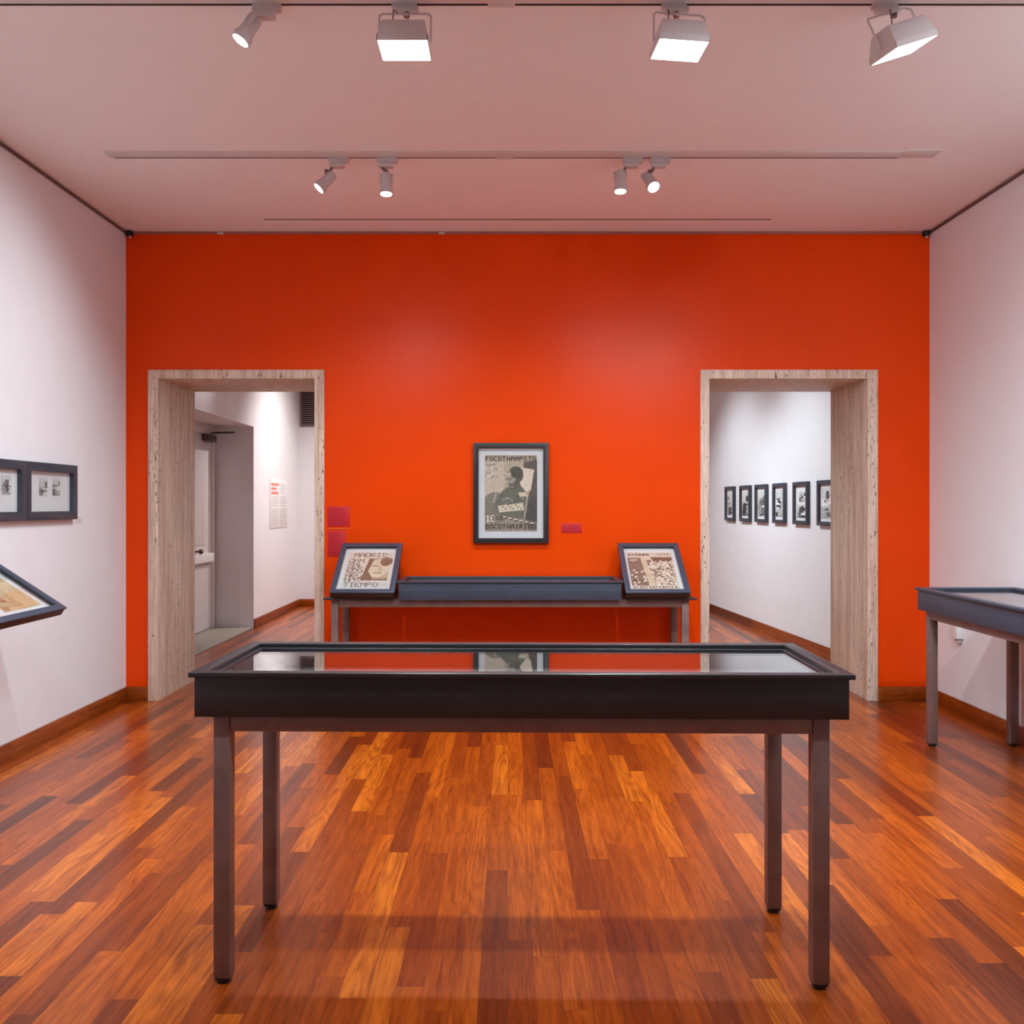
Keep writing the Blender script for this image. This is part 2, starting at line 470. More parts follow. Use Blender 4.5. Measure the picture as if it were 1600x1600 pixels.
# service door in the niche
ld = struct(MB().box(NX - 0.05, NX - 0.01, NY0 + 0.08, NY1 - 0.1, 0.02, 2.27, 0.003).build('door_3', M_doorpaint))
MB().box(NX - 0.056, NX + 0.012, NY1 - 0.1, NY1 - 0.002, 0.012, NH - 0.002, 0.003).build('door_jamb', M_doorpaint, ld)
MB().box(NX - 0.056, NX + 0.012, NY0 + 0.002, NY1 - 0.1, 2.272, NH - 0.002, 0.003).build('door_head', M_doorpaint, ld)
MB().box(NX - 0.0098, NX - 0.002, NY0 + 0.10, NY1 - 0.34, 1.0, 2.08, 0.002).build('door_panel', M_doorpaint, ld)
MB().box(NX - 0.0098, NX + 0.045, NY0 + 0.15, NY1 - 0.14, 0.80, 0.90, 0.008).build('push_bar', M_plate, ld)
MB().lathe([(0.012, 0), (0.012, 0.04), (0.028, 0.045), (0.03, 0.07), (0.02, 0.08)], 16, Matrix.Translation((NX - 0.01, NY1 - 0.62, 0.935)) @ Matrix.Rotation(R(90), 4, 'Y')).build('door_handle', M_bronze, ld)
cl = MB().box(NX - 0.0098, NX + 0.07, NY1 - 0.42, NY1 - 0.14, 2.19, 2.268, 0.006).build('door_closer', M_bronze, ld)
MB().tube([(NX + 0.05, NY1 - 0.3, 2.285), (NX + 0.30, NY1 - 0.22, 2.30), (NX + 0.03, NY1 - 0.05, 2.31)], 0.009).build('closer_arm', M_rubber, cl)

# ------------------------------------------------------------------ lamps
def aim_matrix(pos, target):
    d = (Vector(target) - Vector(pos)).normalized()
    return (-d).to_track_quat('Z', 'Y').to_matrix().to_4x4()     # local -Z looks at the target

def spot(x, yr, target, label, ax=0.045, watts=SPOT_W, size=60, blend=0.9, hang=0.0):
    t = thing('spotlight', label, 'spotlight', (x, yr, HC), 0, 'track spotlights on the ceiling')
    # adapter in the channel
    MB().box(-0.03 + ax, 0.085 + ax, -0.017, 0.017, -0.030, 0.012, 0.003).box(-0.025 + ax, 0.06 + ax, -0.022, 0.022, -0.058, -0.0302, 0.004).build('track_adapter', M_fixture, t)
    hp = Vector((0, 0, -0.135 - hang))
    Rm = aim_matrix(Vector((x, yr, HC)) + hp, target)
    MB().tube([(ax - 0.01, 0, -0.05), (ax * 0.5, 0, -0.075), (0, 0, -0.085)], 0.008).lathe([(0.011, -0.092), (0.011, -0.07)], 14).build('stem', M_fixdark, t)
    H = Matrix.Translation(hp) @ Rm
    yk = MB()
    yk.box(-0.040, -0.036, -0.010, 0.010, -0.01, 0.052, 0.001, M=Matrix.Identity(4)).box(0.036, 0.040, -0.010, 0.010, -0.01, 0.052, 0.001).box(-0.040, 0.040, -0.010, 0.010, 0.050, 0.054, 0.001)
    bmesh.ops.transform(yk.bm, matrix=H, verts=yk.bm.verts)
    yk.build('yoke', M_fixture, t)
    MB(H).lathe([(0.018, 0.062), (0.027, 0.058), (0.030, 0.045), (0.030, 0.0), (0.032, -0.012), (0.032, -0.030), (0.039, -0.040), (0.039, -0.066), (0.034, -0.067), (0.033, -0.056)], 32, cap1=False).lathe([(0.0315, 0.036), (0.0315, 0.040)], 32).lathe([(0.0315, 0.024), (0.0315, 0.028)], 32).lathe([(0.0315, 0.012), (0.0315, 0.016)], 32).build('lamp_head', M_fixture, t)
    MB(H).lathe([(0.0330, -0.0565), (0.022, -0.062), (0.008, -0.064)], 28, cap0=False).build('lens', M_lens, t)
    ld = bpy.data.lights.new('spot_beam', 'SPOT')
    ld.energy = watts; ld.spot_size = R(size); ld.spot_blend = blend; ld.shadow_soft_size = 0.03; ld.color = COOL
    lo = bpy.data.objects.new('spot_beam', ld); COL.objects.link(lo); lo.parent = t
    lo.matrix_local = H @ Matrix.Translation((0, 0, -0.085))
    return t

def flood(x, yr, label, rot=(0, 0, 0), watts=FLOOD_W, size=150, target=None, ax=0.0):
    t = thing('floodlight', label, 'floodlight', (x, yr, HC), 0, 'white floodlights on the ceiling track')
    MB().box(-0.06 + ax, 0.04 + ax, -0.017, 0.017, -0.018, 0.012, 0.003).box(-0.045 + ax, 0.05 + ax, -0.02, 0.02, -0.034, -0.0182, 0.003).build('track_adapter', M_fixture, t)
    MB().lathe([(0.012, -0.052), (0.012, -0.03)], 14).build('stem', M_fixdark, t)
    H = Matrix.Translation((0, -0.07, -0.190)) @ Euler([R(a) for a in rot]).to_matrix().to_4x4()
    hw, hd, hh = 0.100, 0.083, 0.078
    yk = MB()
    yk.tube([(-0.104, 0, 0.0), (-0.104, 0.02, 0.115), (-0.09, 0.035, 0.132), (0.09, 0.035, 0.132), (0.104, 0.02, 0.115), (0.104, 0, 0.0)], 0.0042, 8)
    yk.tube([(0.0, 0.035, 0.132), (0.0, 0.055, 0.14)], 0.006, 8)
    bmesh.ops.transform(yk.bm, matrix=H, verts=yk.bm.verts)
    yk.build('yoke', M_fixture, t)
    cb = MB().tube([(0, 0, -0.045), (-0.03, -0.03, -0.055), (-0.045, -0.07, -0.06), (-0.045, -0.085, -0.125)], 0.0028, 6).build('cable', M_fixdark, t)
    # hood: narrow top flaring to a wide open front
    def ring(sx, sy, z): return [(-sx, -sy, z), (sx, -sy, z), (sx, sy, z), (-sx, sy, z)]
    hb = MB(H)
    hb.hull(ring(0.086, 0.058, 0.055), ring(0.080, 0.048, 0.065))
    hb.hull(ring(hw - 0.002, hd - 0.002, -0.010), ring(0.086, 0.058, 0.0549))
    for (x0, x1, y0, y1) in ((-hw, hw, -hd, -hd + 0.003), (-hw, hw, hd - 0.003, hd), (-hw, -hw + 0.003, -hd, hd), (hw - 0.003, hw, -hd, hd)):
        hb.box(x0, x1, y0, y1, -0.034, -0.0095)
    hb.build('lamp_housing', M_fixture, t)
    MB(H).box(-hw + 0.0035, hw - 0.0035, -hd + 0.0035, hd - 0.0035, -0.031, -0.027).build('lens', M_flood, t)
    ld = bpy.data.lights.new('flood_beam', 'SPOT')
    ld.energy = watts; ld.spot_size = R(size); ld.spot_blend = 1.0; ld.shadow_soft_size = 0.06; ld.color = COOL
    lo = bpy.data.objects.new('flood_beam', ld); COL.objects.link(lo); lo.parent = t
    base = H @ Matrix.Translation((0, 0, -0.10))
    if target is not None:
        pos = Vector((x, yr, HC)) + base.to_translation()
        base = Matrix.Translation(base.to_translation()) @ aim_matrix(pos, target)
    lo.matrix_local = base
    return t

spot(-1.06, 3.64, (-2.6, 3.2, 0.7), 'short white spotlight, nearest the left wall on the front ceiling track', watts=78, size=125, hang=-0.04)
flood(-0.42, 3.64, 'white floodlight facing straight down, left one of the three on the front ceiling track', (0, 0, 0))
flood(0.675, 3.64, 'white floodlight turned slightly, middle one of the three on the front ceiling track', (0, 2, 4))
flood(1.56, 3.64, 'white floodlight tipped sideways towards the right wall on the front ceiling track', (2, -21, 13), ax=-0.03)
spot(-1.075, 5.245, (-2.855, 4.7, 1.3), 'white spotlight leaning left, first from the left on the rear ceiling track', watts=85, size=110)
spot(-0.725, 5.245, (-0.70, 4.95, 0.9), 'white spotlight hanging straight, second from the left on the rear ceiling track', ax=-0.02, watts=92, size=165, hang=0.015)
spot(0.645, 5.245, (0.62, 4.95, 0.9), 'white spotlight hanging straight, third from the left on the rear ceiling track', watts=92, size=165)
spot(0.818, 5.245, (1.6, 3.4, 0.9), 'glaring white spotlight turned to the camera, rightmost of the four on the rear ceiling track', ax=0.035, watts=60, size=120)
# lamps of the tracks behind the view
for (x, yr, tx) in ((-1.9, 2.04, None), (0.0, 2.04, None), (1.9, 2.04, None)):
    flood(x, yr, 'white floodlight on the second ceiling track, %s' % {-1.9: 'near the left wall', 0.0: 'over the middle of the room', 1.9: 'near the right wall'}[x], (0, 0, 0), watts=FLOOD_W * (1.05 if x == 0 else 0.55))
spot(-1.6, 5.245 - 3.205, (-2.855, 4.2, 1.3), 'white spotlight on the second ceiling track aimed at the left wall', watts=66, size=100)
spot(1.7, 5.245 - 3.205, (3.118, 4.6, 1.2), 'white spotlight on the second ceiling track aimed at the right wall', watts=200, size=110)
spot(-1.2, 2.04, (-0.15, 6.66, 1.3), 'white spotlight on the second ceiling track aimed at the poster, left of the middle', watts=62, size=58)
spot(1.2, 2.04, (0.15, 6.66, 1.3), 'white spotlight on the second ceiling track aimed at the poster, right of the middle', watts=62, size=58)
# ceiling lamps of the far rooms (hidden above the door heads)
def far_lamp(x, y, target, watts, size, label, col=COOL):
    t = thing('spotlight', label, 'spotlight', (x, y, HC), 0, 'spotlights in the rooms behind the orange wall')
    Rm = aim_matrix((x, y, HC - 0.14), target)
    MB().box(-0.05, 0.05, -0.017, 0.017, -0.04, -0.0005, 0.003).lathe([(0.01, -0.1), (0.01, -0.04)], 12).build('track_adapter', M_fixture, t)
    H = Matrix.Translation((0, 0, -0.14)) @ Rm
    MB(H).lathe([(0.02, 0.06), (0.03, 0.05), (0.03, 0), (0.036, -0.02), (0.036, -0.05)], 24).build('lamp_head', M_fixture, t)
    MB(H).lathe([(0.031, -0.0505), (0.031, -0.054)], 24).build('lens', M_lens, t)
    ld = bpy.data.lights.new('spot_beam', 'SPOT'); ld.energy = watts; ld.spot_size = R(size); ld.spot_blend = 1.0; ld.shadow_soft_size = 0.03; ld.color = col
    lo = bpy.data.objects.new('spot_beam', ld); COL.objects.link(lo); lo.parent = t; lo.matrix_local = H @ Matrix.Translation((0, 0, -0.07))
far_lamp(1.0, 9.0, (2.98, 9.1, 0.7), 230, 95, 'white spotlight lighting the framed prints in the right-hand far room, nearer the doorway')
far_lamp(0.9, 10.9, (2.85, 10.9, 0.7), 200, 95, 'white spotlight lighting the framed prints in the right-hand far room, farther in')
far_lamp(-1.6, 11.2, (-3.04, 11.6, 1.4), 170, 110, 'white spotlight lighting the text panel in the left-hand far room', (1, 0.94, 0.91))
far_lamp(-2.45, 8.8, (-3.04, 8.8, 2.95), 20, 75, 'white spotlight above the door niche in the left-hand far room', (1, 0.94, 0.91))
far_lamp(-0.6, 11.0, (-0.8, 11.0, 0), 230, 150, 'white spotlight over the middle of the far rooms', (1, 0.94, 0.91))

# ------------------------------------------------------------------ printed artwork
FONT = {'A': '01110100011000111111100011000110001', 'B': '11110100011000111110100011000111110', 'C': '01111100001000010000100001000001111',
        'D': '11110100011000110001100011000111110', 'E': '11111100001000011110100001000011111', 'F': '11111100001000011110100001000010000',
        'H': '10001100011000111111100011000110001', 'I': '01110001000010000100001000010001110', 'L': '10000100001000010000100001000011111',
        'M': '10001110111010110101100011000110001', 'N': '10001110011010110011100011000110001', 'O': '01110100011000110001100011000101110',
        'P': '11110100011000111110100001000010000', 'R': '11110100011000111110101001001010001', 'S': '01111100001000001110000010000111110',
        'T': '11111001000010000100001000010000100', 'U': '10001100011000110001100011000101110', '1': '00100011000010000100001000010001110',
        '8': '01110100011000101110100011000101110', ' ': '0' * 35}
def text(a, s, x, y, k, val, adv=6, ky=None):
    ky = ky or k
    for i, ch in enumerate(s):
        g = FONT[ch]
        for r in range(7):
            for c in range(5):
                if g[r * 5 + c] == '1':
                    X = int(x + (i * adv + c) * k); Y = int(y + r * ky)
                    a[Y:int(Y + ky), X:int(X + k)] = val
def ell(a, cx, cy, rx, ry, val, rot=0, alpha=1.0):
    H, W = a.shape[:2]
    Y, X = np.mgrid[0:H, 0:W]
    c, s = math.cos(rot), math.sin(rot)
    u = ((X - cx) * c + (Y - cy) * s) / rx; v = (-(X - cx) * s + (Y - cy) * c) / ry
    m = u * u + v * v < 1
    a[m] = a[m] * (1 - alpha) + np.array(val, dtype=float) * alpha
def poly(a, pts, val, alpha=1.0):
    H, W = a.shape[:2]
    Y, X = np.mgrid[0:H, 0:W] + 0.5
    m = np.zeros((H, W), bool)
    for (x0, y0), (x1, y1) in zip(pts, pts[1:] + pts[:1]):
        if y0 == y1: continue
        cnd = ((y0 <= Y) & (Y < y1)) | ((y1 <= Y) & (Y < y0))
        m ^= cnd & (X < (x1 - x0) * (Y - y0) / (y1 - y0) + x0)
    a[m] = a[m] * (1 - alpha) + np.array(val, dtype=float) * alpha
def speck(a, rng, amt, k=1, y0=0, y1=None, x0=0, x1=None):
    s = a[y0:y1, x0:x1]
    h, w_ = s.shape[:2]
    n_ = rng.normal(0, amt, ((h + k - 1) // k, (w_ + k - 1) // k))
    s += np.kron(n_, np.ones((k, k)))[:h, :w_, None]

def print_mesh(name, a, w_, h_, parent, M, label=None):
    """Flat sheet of coloured cells, w_ x h_ metres, centred, in the local xz plane facing -y, then placed by M."""
    H, W = a.shape[:2]
    a = np.clip(a, 0, 255) / 255.0
    lin = np.where(a <= 0.04045, a / 12.92, ((a + 0.055) / 1.055) ** 2.4)
    xs = np.linspace(-w_ / 2, w_ / 2, W + 1); zs = np.linspace(h_ / 2, -h_ / 2, H + 1)
    gx, gz = np.meshgrid(xs, zs)
    co = np.stack([gx.ravel(), np.zeros(gx.size), gz.ravel()], 1)
    I = (np.arange(H)[:, None] * (W + 1) + np.arange(W)[None, :]).ravel()
    f = np.stack([I, I + W + 1, I + W + 2, I + 1], 1)
    me = bpy.data.meshes.new(name)
    me.from_pydata(co.tolist(), [], f.tolist())
    at = me.color_attributes.new('print', 'FLOAT_COLOR', 'CORNER')
    c4 = np.ones((H * W, 4, 4)); c4[:, :, :3] = lin.reshape(-1, 1, 3)
    at.data.foreach_set('color', c4.ravel().astype(np.float32))
    me.materials.append(M_print)
    me.transform(M)
    o = bpy.data.objects.new(name, me); COL.objects.link(o); o.parent = parent
    if label: o['label'] = label
    return o

rng = np.random.default_rng(5)
def art_poster():
    W, H = 162, 238
    a = np.zeros((H, W, 3)) + (168, 156, 142)
    Y, X = np.mgrid[0:H, 0:W]
    a += ((X < 60) * (Y > 20) * (Y < 150) * 12)[..., None]
    ell(a, 30, 165, 40, 50, (112, 108, 98), 0, 0.7)
    poly(a, [(120, 22), (162, 16), (162, 238), (140, 238), (118, 205), (150, 60), (120, 40)], (96, 90, 84), 0.95)
    poly(a, [(136, 150), (162, 120), (162, 215), (125, 215)], (88, 86, 84))
    poly(a, [(112, 38), (153, 46), (142, 112), (116, 114), (110, 92), (104, 84)], (196, 184, 170))
    # seated figure: jacket, neck, head with hair, arm
    poly(a, [(62, 106), (78, 92), (112, 96), (128, 116), (132, 160), (124, 200), (50, 196), (28, 160), (42, 126)], (112, 112, 102))
    poly(a, [(74, 80), (108, 78), (112, 104), (76, 106)], (104, 100, 94))
    ell(a, 95, 62, 24, 27, (98, 97, 88)); ell(a, 80, 68, 17, 21, (150, 142, 128)); ell(a, 98, 54, 20, 18, (88, 88, 80))
    for (x0, x1, y0, y1, v) in ((62, 82, 58, 61, 205), (62, 80, 64, 66, 212), (60, 72, 61, 64, 95), (66, 82, 74, 77, 118), (62, 72, 84, 86, 190), (64, 78, 88, 90, 96)):
        a[y0:y1, x0:x1] = (v, v * .95, v * .88)
    a[99:101, 70:90] = (160, 154, 142)
    poly(a, [(104, 118), (126, 116), (130, 130), (108, 130)], (190, 178, 158))
    a[134:138, 56:76] = (176, 164, 148)
    for i in range(40):
        x = rng.integers(50, 120); y = rng.integers(130, 160)
        a[y:y + 2, x:x + rng.integers(3, 9)] = rng.choice([84, 140, 160])
    poly(a, [(40, 158), (118, 150), (122, 172), (44, 180)], (188, 178, 160))
    for i in range(9):
        a[154 + (i % 3) * 6:158 + (i % 3) * 6, 46 + i * 8:50 + i * 8] = (104, 96, 84)
    poly(a, [(134, 108), (137, 108), (122, 210), (119, 210)], (182, 172, 156))
    poly(a, [(36, 108), (40, 104), (28, 150), (25, 150)], (176, 170, 152))
    # ragged lettering rows of the sheet
    text(a, 'FOCOTHAMPSTO', 2, 4, 2, (30, 24, 22), 6.6, 2); text(a, 'FOCOTHAMPSTO', 3, 5, 2, (30, 24, 22), 6.6, 2)
    for (y, x1) in ((28, 42), (40, 44), (52, 22), (64, 38)):
        for i in range(0, x1, 6):
            yy = y + rng.integers(-2, 3)
            a[yy:yy + rng.integers(3, 8), 2 + i:2 + i + rng.integers(2, 5)] = rng.choice([88, 104, 122, 205])
    poly(a, [(0, 186), (45, 186), (162, 210), (162, 238), (0, 238)], (138, 128, 118), 0.75)
    text(a, '18', 2, 188, 3, (214, 202, 188), 5.0, 3)
    text(a, 'BOE', 26, 190, 2, (36, 28, 26), 6, 2)
    for i in range(6):
        a[192 + i * 4:195 + i * 4, 56 + i * 17:66 + i * 17] = (206, 196, 182)
        a[196 + i * 4:199 + i * 4, 60 + i * 16:70 + i * 16] = (60, 52, 48)
    text(a, 'BOCOTHAIRIDO', 2, 216, 2, (44, 36, 34), 6.6, 2); text(a, 'BOCOTHAIRIDO', 3, 217, 2, (44, 36, 34), 6.6, 2)
    speck(a, rng, 7, 2); speck(a, rng, 6, 1)
    a[:] = (a - 128) * 1.4 + 138
    return a

def art_mag_left():
    W, H = 90, 118
    a = np.zeros((H, W, 3)) + (222, 212, 196)
    text(a, 'MADRID', 12, 2, 2, (96, 76, 66), 5.6, 2)
    a[8:13, 55:88] = (200, 190, 178)
    poly(a, [(44, 20), (86, 18), (86, 92), (34, 92), (40, 50)], (184, 168, 142))
    ell(a, 64, 52, 22, 30, (216, 202, 176), 0.25); ell(a, 78, 30, 12, 14, (128, 108, 90), 0.3)
    poly(a, [(44, 20), (54, 22), (46, 62), (60, 92), (34, 92)], (122, 102, 84))
    a[44:47, 52:66] = (120, 102, 84); a[42:45, 72:82] = (120, 102, 84); a[66:69, 58:74] = (136, 112, 92); poly(a, [(66, 48), (72, 48), (74, 62), (64, 62)], (190, 172, 144))
    a[86:92, 60:86] = (120, 112, 88)
    for (y, s) in ((22, 'CAM'), (38, 'SOL'), (54, 'EDO'), (70, 'ARD'), (84, 'NOS')):
        text(a, s, 4, y, 2, rng.choice([60, 92]) * np.ones(3), 5.4, 2)
    for i in range(90):
        x, y = rng.integers(2, 34), rng.integers(16, 96)
        a[y:y + 2, x:x + 2] = (238, 228, 214) if i % 2 else (104, 86, 76)
    a[96:118] = (206, 208, 204)
    text(a, 'TIEMPO'.replace('E', 'E'), 4, 98, 2, (96, 96, 90), 5.6, 2)
    for i in range(12): a[103:105, 52 + i * 3:54 + i * 3] = (150, 148, 140)
    speck(a, rng, 9, 2); speck(a, rng, 6, 1)
    return a

def art_mag_right():
    W, H = 90, 118
    a = np.zeros((H, W, 3)) + (214, 198, 180)
    text(a, 'ESTAMPA', 3, 4, 1, (104, 80, 64), 6, 1); text(a, 'ESTAMPA', 4, 5, 1, (104, 80, 64), 6, 1)
    for i in range(4): a[3:9, 62 + i * 6:65 + i * 6] = (150, 122, 100)
    poly(a, [(0, 18), (26, 18), (34, 112), (0, 112)], (126, 112, 98))
    a[24:27, 4:20] = (226, 214, 200); a[29:31, 8:16] = (190, 172, 150)
    poly(a, [(46, 16), (88, 16), (88, 30), (50, 30)], (110, 92, 76))
    for i in range(260):
        x, y = rng.integers(34, 86), rng.integers(28, 106)
        v = rng.choice([86, 118, 150, 196, 226])
        ell(a, x, y, rng.integers(2, 4), rng.integers(2, 4), (v, v * .95, v * .86))
    for i in range(26):
        x, y = rng.integers(2, 30), rng.integers(56, 108)
        v = rng.choice([80, 180, 236])
        a[y:y + 4, x:x + 4] = (v, v * .95, v * .86)
    poly(a, [(26, 18), (36, 18), (46, 108), (34, 108)], (206, 188, 160))
    a[108:118] = (202, 196, 182)
    for i in range(14): a[110:115, 3 + i * 6:3 + i * 6 + rng.integers(2, 5)] = (116, 96, 78)
    speck(a, rng, 9, 2); speck(a, rng, 6, 1)
    return a

def art_photo(W, H, kind):
    r = np.random.default_rng(kind + 20)
    a = np.zeros((H, W, 3)) + 214.
    Y, X = np.mgrid[0:H, 0:W]
    a -= (Y / H * 40)[..., None]
    for i in range(7):
        x = r.integers(0, W); y = r.integers(H // 4, H)
        ell(a, x, y, r.integers(W // 8, W // 3 + 1), r.integers(H // 10, H // 4 + 1), np.ones(3) * r.choice([50, 80, 110, 150, 230]))
    for i in range(5):
        y = r.integers(H // 3, H - 2); x = r.integers(0, W - 3)
        a[y:y + 2, x:x + r.integers(3, W // 2 + 2)] = r.choice([40, 90, 235])
    speck(a, r, 12, 1)
    return a

# ------------------------------------------------------------------ poster on the orange wall
def picture(name, label, cat, pos, M, w_, h_, fr, art, pw, ph, group=None, depth=0.03, fmat=None, poff=(0, 0), bev=0.002, artlabel=None, glass=True):
    """Framed picture. Local: x right, z up, back at y=0, faces -y; M is the local rotation."""
    t = thing(name, label, cat, pos, 0, group)
    MB(M).frame(-w_ / 2, w_ / 2, -depth, 0, -h_ / 2, h_ / 2, fr, 'y', bev).build('frame', fmat or M_frame, t)
    MB(M).box(-w_ / 2 + fr, w_ / 2 - fr, -0.010, -0.002, -h_ / 2 + fr, h_ / 2 - fr).build('mat_board', M_mat, t)
    if not isinstance(art, list): art = [(art, poff[0], poff[1], pw, ph)]
    for (ar, ox, oz, aw, ah) in art:
        print_mesh('print', ar, aw, ah, t, M @ Matrix.Translation((ox, -0.012, oz)))
    if glass: MB(M).box(-w_ / 2 + fr, w_ / 2 - fr, -0.0175, -0.016, -h_ / 2 + fr, h_ / 2 - fr).build('glass_pane', M_glass, t)
    return t
I4 = Matrix.Identity(4)
picture('framed_poster', 'tall framed black and white poster of a seated figure, centred on the orange wall', 'poster',
        (0.0065, YB, 1.543), I4, 0.556, 0.742, 0.037, art_poster(), 0.388, 0.565, depth=0.035, fmat=M_posterframe, poff=(0.0, 0.0))

# red labels
def label_sheet(x0, x1, z0, z1, label, rows, edge=None):
    t = thing('wall_label', label, 'wall label', ((x0 + x1) / 2, YB, z0), 0, 'red labels on the orange wall')
    hw, h = (x1 - x0) / 2, z1 - z0
    MB().box(-hw, hw, -0.003, 0, 0, h, 0.0008).build('label_sheet', M_red, t)
    mb = MB()
    k = h / (rows + 1.5)
    for i in range(rows):
        wv = hw * 2 * random.uniform(0.6, 0.86)
        mb.box(-hw * 0.86, -hw * 0.86 + wv, -0.0036, -0.0029, h - (i + 1.45) * k, h - (i + 1.0) * k)
    mb.build('print', M_redline, t)
    if edge: MB().box(-hw, hw, -0.006, 0, -0.016, -0.010, 0.0008).build('lower_strip', M_paleline, t)
label_sheet(-1.356, -1.192, 1.292, 1.445, 'square red label on the orange wall, upper of the two beside the left doorway', 8, True)
label_sheet(-1.356, -1.220, 1.070, 1.262, 'red label on the orange wall partly hidden by the left tilted case', 10)
label_sheet(0.381, 0.532, 1.246, 1.319, 'small horizontal magenta-red label right of the framed poster', 3)

# ------------------------------------------------------------------ vitrines
def legs_and_apron(t, lx, ly, top, ap, leg=0.05):
    """lx, ly: outer spans of the leg square; top: underside of the case."""
    for sx in (-1, 1):
        for sy in (-1, 1):
            cx, cy = sx * (lx / 2 - leg / 2), sy * (ly / 2 - leg / 2)
            l = MB().box(cx - leg / 2, cx + leg / 2, cy - leg / 2, cy + leg / 2, 0.018, top - 0.0005, 0.003).build('leg', M_steel, t)
            MB().box(cx - leg / 2 + 0.003, cx + leg / 2 - 0.003, cy - leg / 2 + 0.003, cy + leg / 2 - 0.003, 0.010, 0.0178, 0.002).lathe([(0.020, 0.0002), (0.021, 0.004), (0.021, 0.009), (0.010, 0.0105)], 20, Matrix.Translation((cx, cy, 0))).build('foot_pad', M_rubber, l)
    g = 0.0025
    for sy in (-1, 1):
        cy = sy * (ly / 2 - 0.010)
        MB().box(-lx / 2 + leg + g, lx / 2 - leg - g, cy - 0.009, cy + 0.009, ap, top - 0.0005, 0.002).build('apron_rail', M_steel, t)
    for sx in (-1, 1):
        cx = sx * (lx / 2 - 0.010)
        MB().box(cx - 0.009, cx + 0.009, -ly / 2 + leg + g, ly / 2 - leg - g, ap, top - 0.0005, 0.002).build('apron_rail', M_steel, t)

def glass_case(t, wx, wy, zb, zt, rimw=0.045, over=0.014, cx=0, cy=0, drop=0.016, body=None, rim=None):
    """Shallow case: body ring, floor, rim, deck, glass. zt is the rim top."""
    x0, x1, y0, y1 = cx - wx / 2, cx + wx / 2, cy - wy / 2, cy + wy / 2
    MB().frame(x0, x1, y0, y1, zb, zt - 0.0145, 0.018, 'z', 0.0012).box(x0 + 0.017, x1 - 0.017, y0 + 0.017, y1 - 0.017, zb + 0.001, zb + 0.012).build('case_body', body or M_case, t)
    MB().frame(x0 - over, x1 + over, y0 - over, y1 + over, zt - 0.014, zt, rimw, 'z', 0.0014).build('case_rim', rim or M_frame, t)
    # inner stepped bead carrying the glass
    MB().frame(x0 + 0.0185, x1 - 0.0185, y0 + 0.0185, y1 - 0.0185, zt - 0.030, zt - 0.0142, 0.026, 'z', 0.001).build('glazing_bead', M_case, t)
    MB().box(x0 + 0.0445, x1 - 0.0445, y0 + 0.0445, y1 - 0.0445, zt - drop - 0.004, zt - drop).build('glass_pane', M_glass, t)
    MB().box(x0 + 0.02, x1 - 0.02, y0 + 0.02, y1 - 0.02, zb + 0.04, zb + 0.046).build('display_deck', M_deck, t)

t = thing('display_table', 'long black glass-topped display case on brown steel legs in the foreground centre', 'display case', (0.034, 2.97, 0), R(-1.08), 'glass-topped display cases')
legs_and_apron(t, 1.854, 0.555, 0.815, 0.767)
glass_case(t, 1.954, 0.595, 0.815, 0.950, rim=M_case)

t = thing('display_table', 'slate display case on steel legs standing lengthwise against the right white wall', 'display case', (2.788, 4.503, 0), R(90), 'glass-topped display cases')
legs_and_apron(t, 1.854, 0.537, 0.815, 0.767)
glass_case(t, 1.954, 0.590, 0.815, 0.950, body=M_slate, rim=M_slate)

# the long stand against the orange wall: base frame, middle case; two tilted cases rest on it
t = thing('display_stand', 'long low steel stand against the orange wall, legs at both ends', 'stand', (0, 6.385, 0))
legs_and_apron(t, 2.46, 0.46, 0.805, 0.752)
t = thing('display_case', 'shallow black glass case in the middle of the stand below the poster', 'display case', (0, 6.325, 0.8055))
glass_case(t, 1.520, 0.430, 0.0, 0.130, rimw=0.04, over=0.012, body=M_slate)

def tilted_case(name, label, loc, art, aw, ah, w_=0.433, run=0.48, rise=0.31, thick=0.05, rz=0, base=True, group=None, basex=(0, 0), zlow=0.0, bracket=False, fr=0.038, arts=None):
    """Local: low front edge along x at y=0, rises towards +y. z=0 is the underside of the front edge."""
    t = thing(name, label, 'display case', loc, rz, group)
    L = math.hypot(run, rise); a = math.atan2(rise, run)
    M = Matrix.Translation((0, 0, zlow)) @ Matrix.Rotation(a, 4, 'X')      # local y along the slope, z the outward normal
    MB(M).frame(-w_ / 2, w_ / 2, 0, L, 0, thick - 0.010, 0.014, 'z', 0.001).box(-w_ / 2 + 0.012, w_ / 2 - 0.012, 0.012, L - 0.012, 0.001, 0.008).build('case_body', M_case, t)
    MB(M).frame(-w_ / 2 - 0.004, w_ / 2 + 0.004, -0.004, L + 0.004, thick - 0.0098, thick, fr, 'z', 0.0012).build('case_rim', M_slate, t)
    MB(M).box(-w_ / 2 + 0.015, w_ / 2 - 0.015, 0.015, L - 0.015, 0.010, 0.018).build('mat_board', M_mat, t)
    T = M @ Matrix.Translation((0, L / 2, 0.0195)) @ Matrix.Rotation(R(-90), 4, 'X')
    for (ar, ox, oy, pw, ph) in (arts or [(art, 0, 0, aw, ah)]):
        print_mesh('print', ar, pw, ph, t, T @ Matrix.Translation((ox, 0, oy)))
    MB(M).box(-w_ / 2 + 0.0145, w_ / 2 - 0.0145, 0.0145, L - 0.0145, thick - 0.0145, thick - 0.0115).build('glass_pane', M_glass, t)
    return t, M, L, a

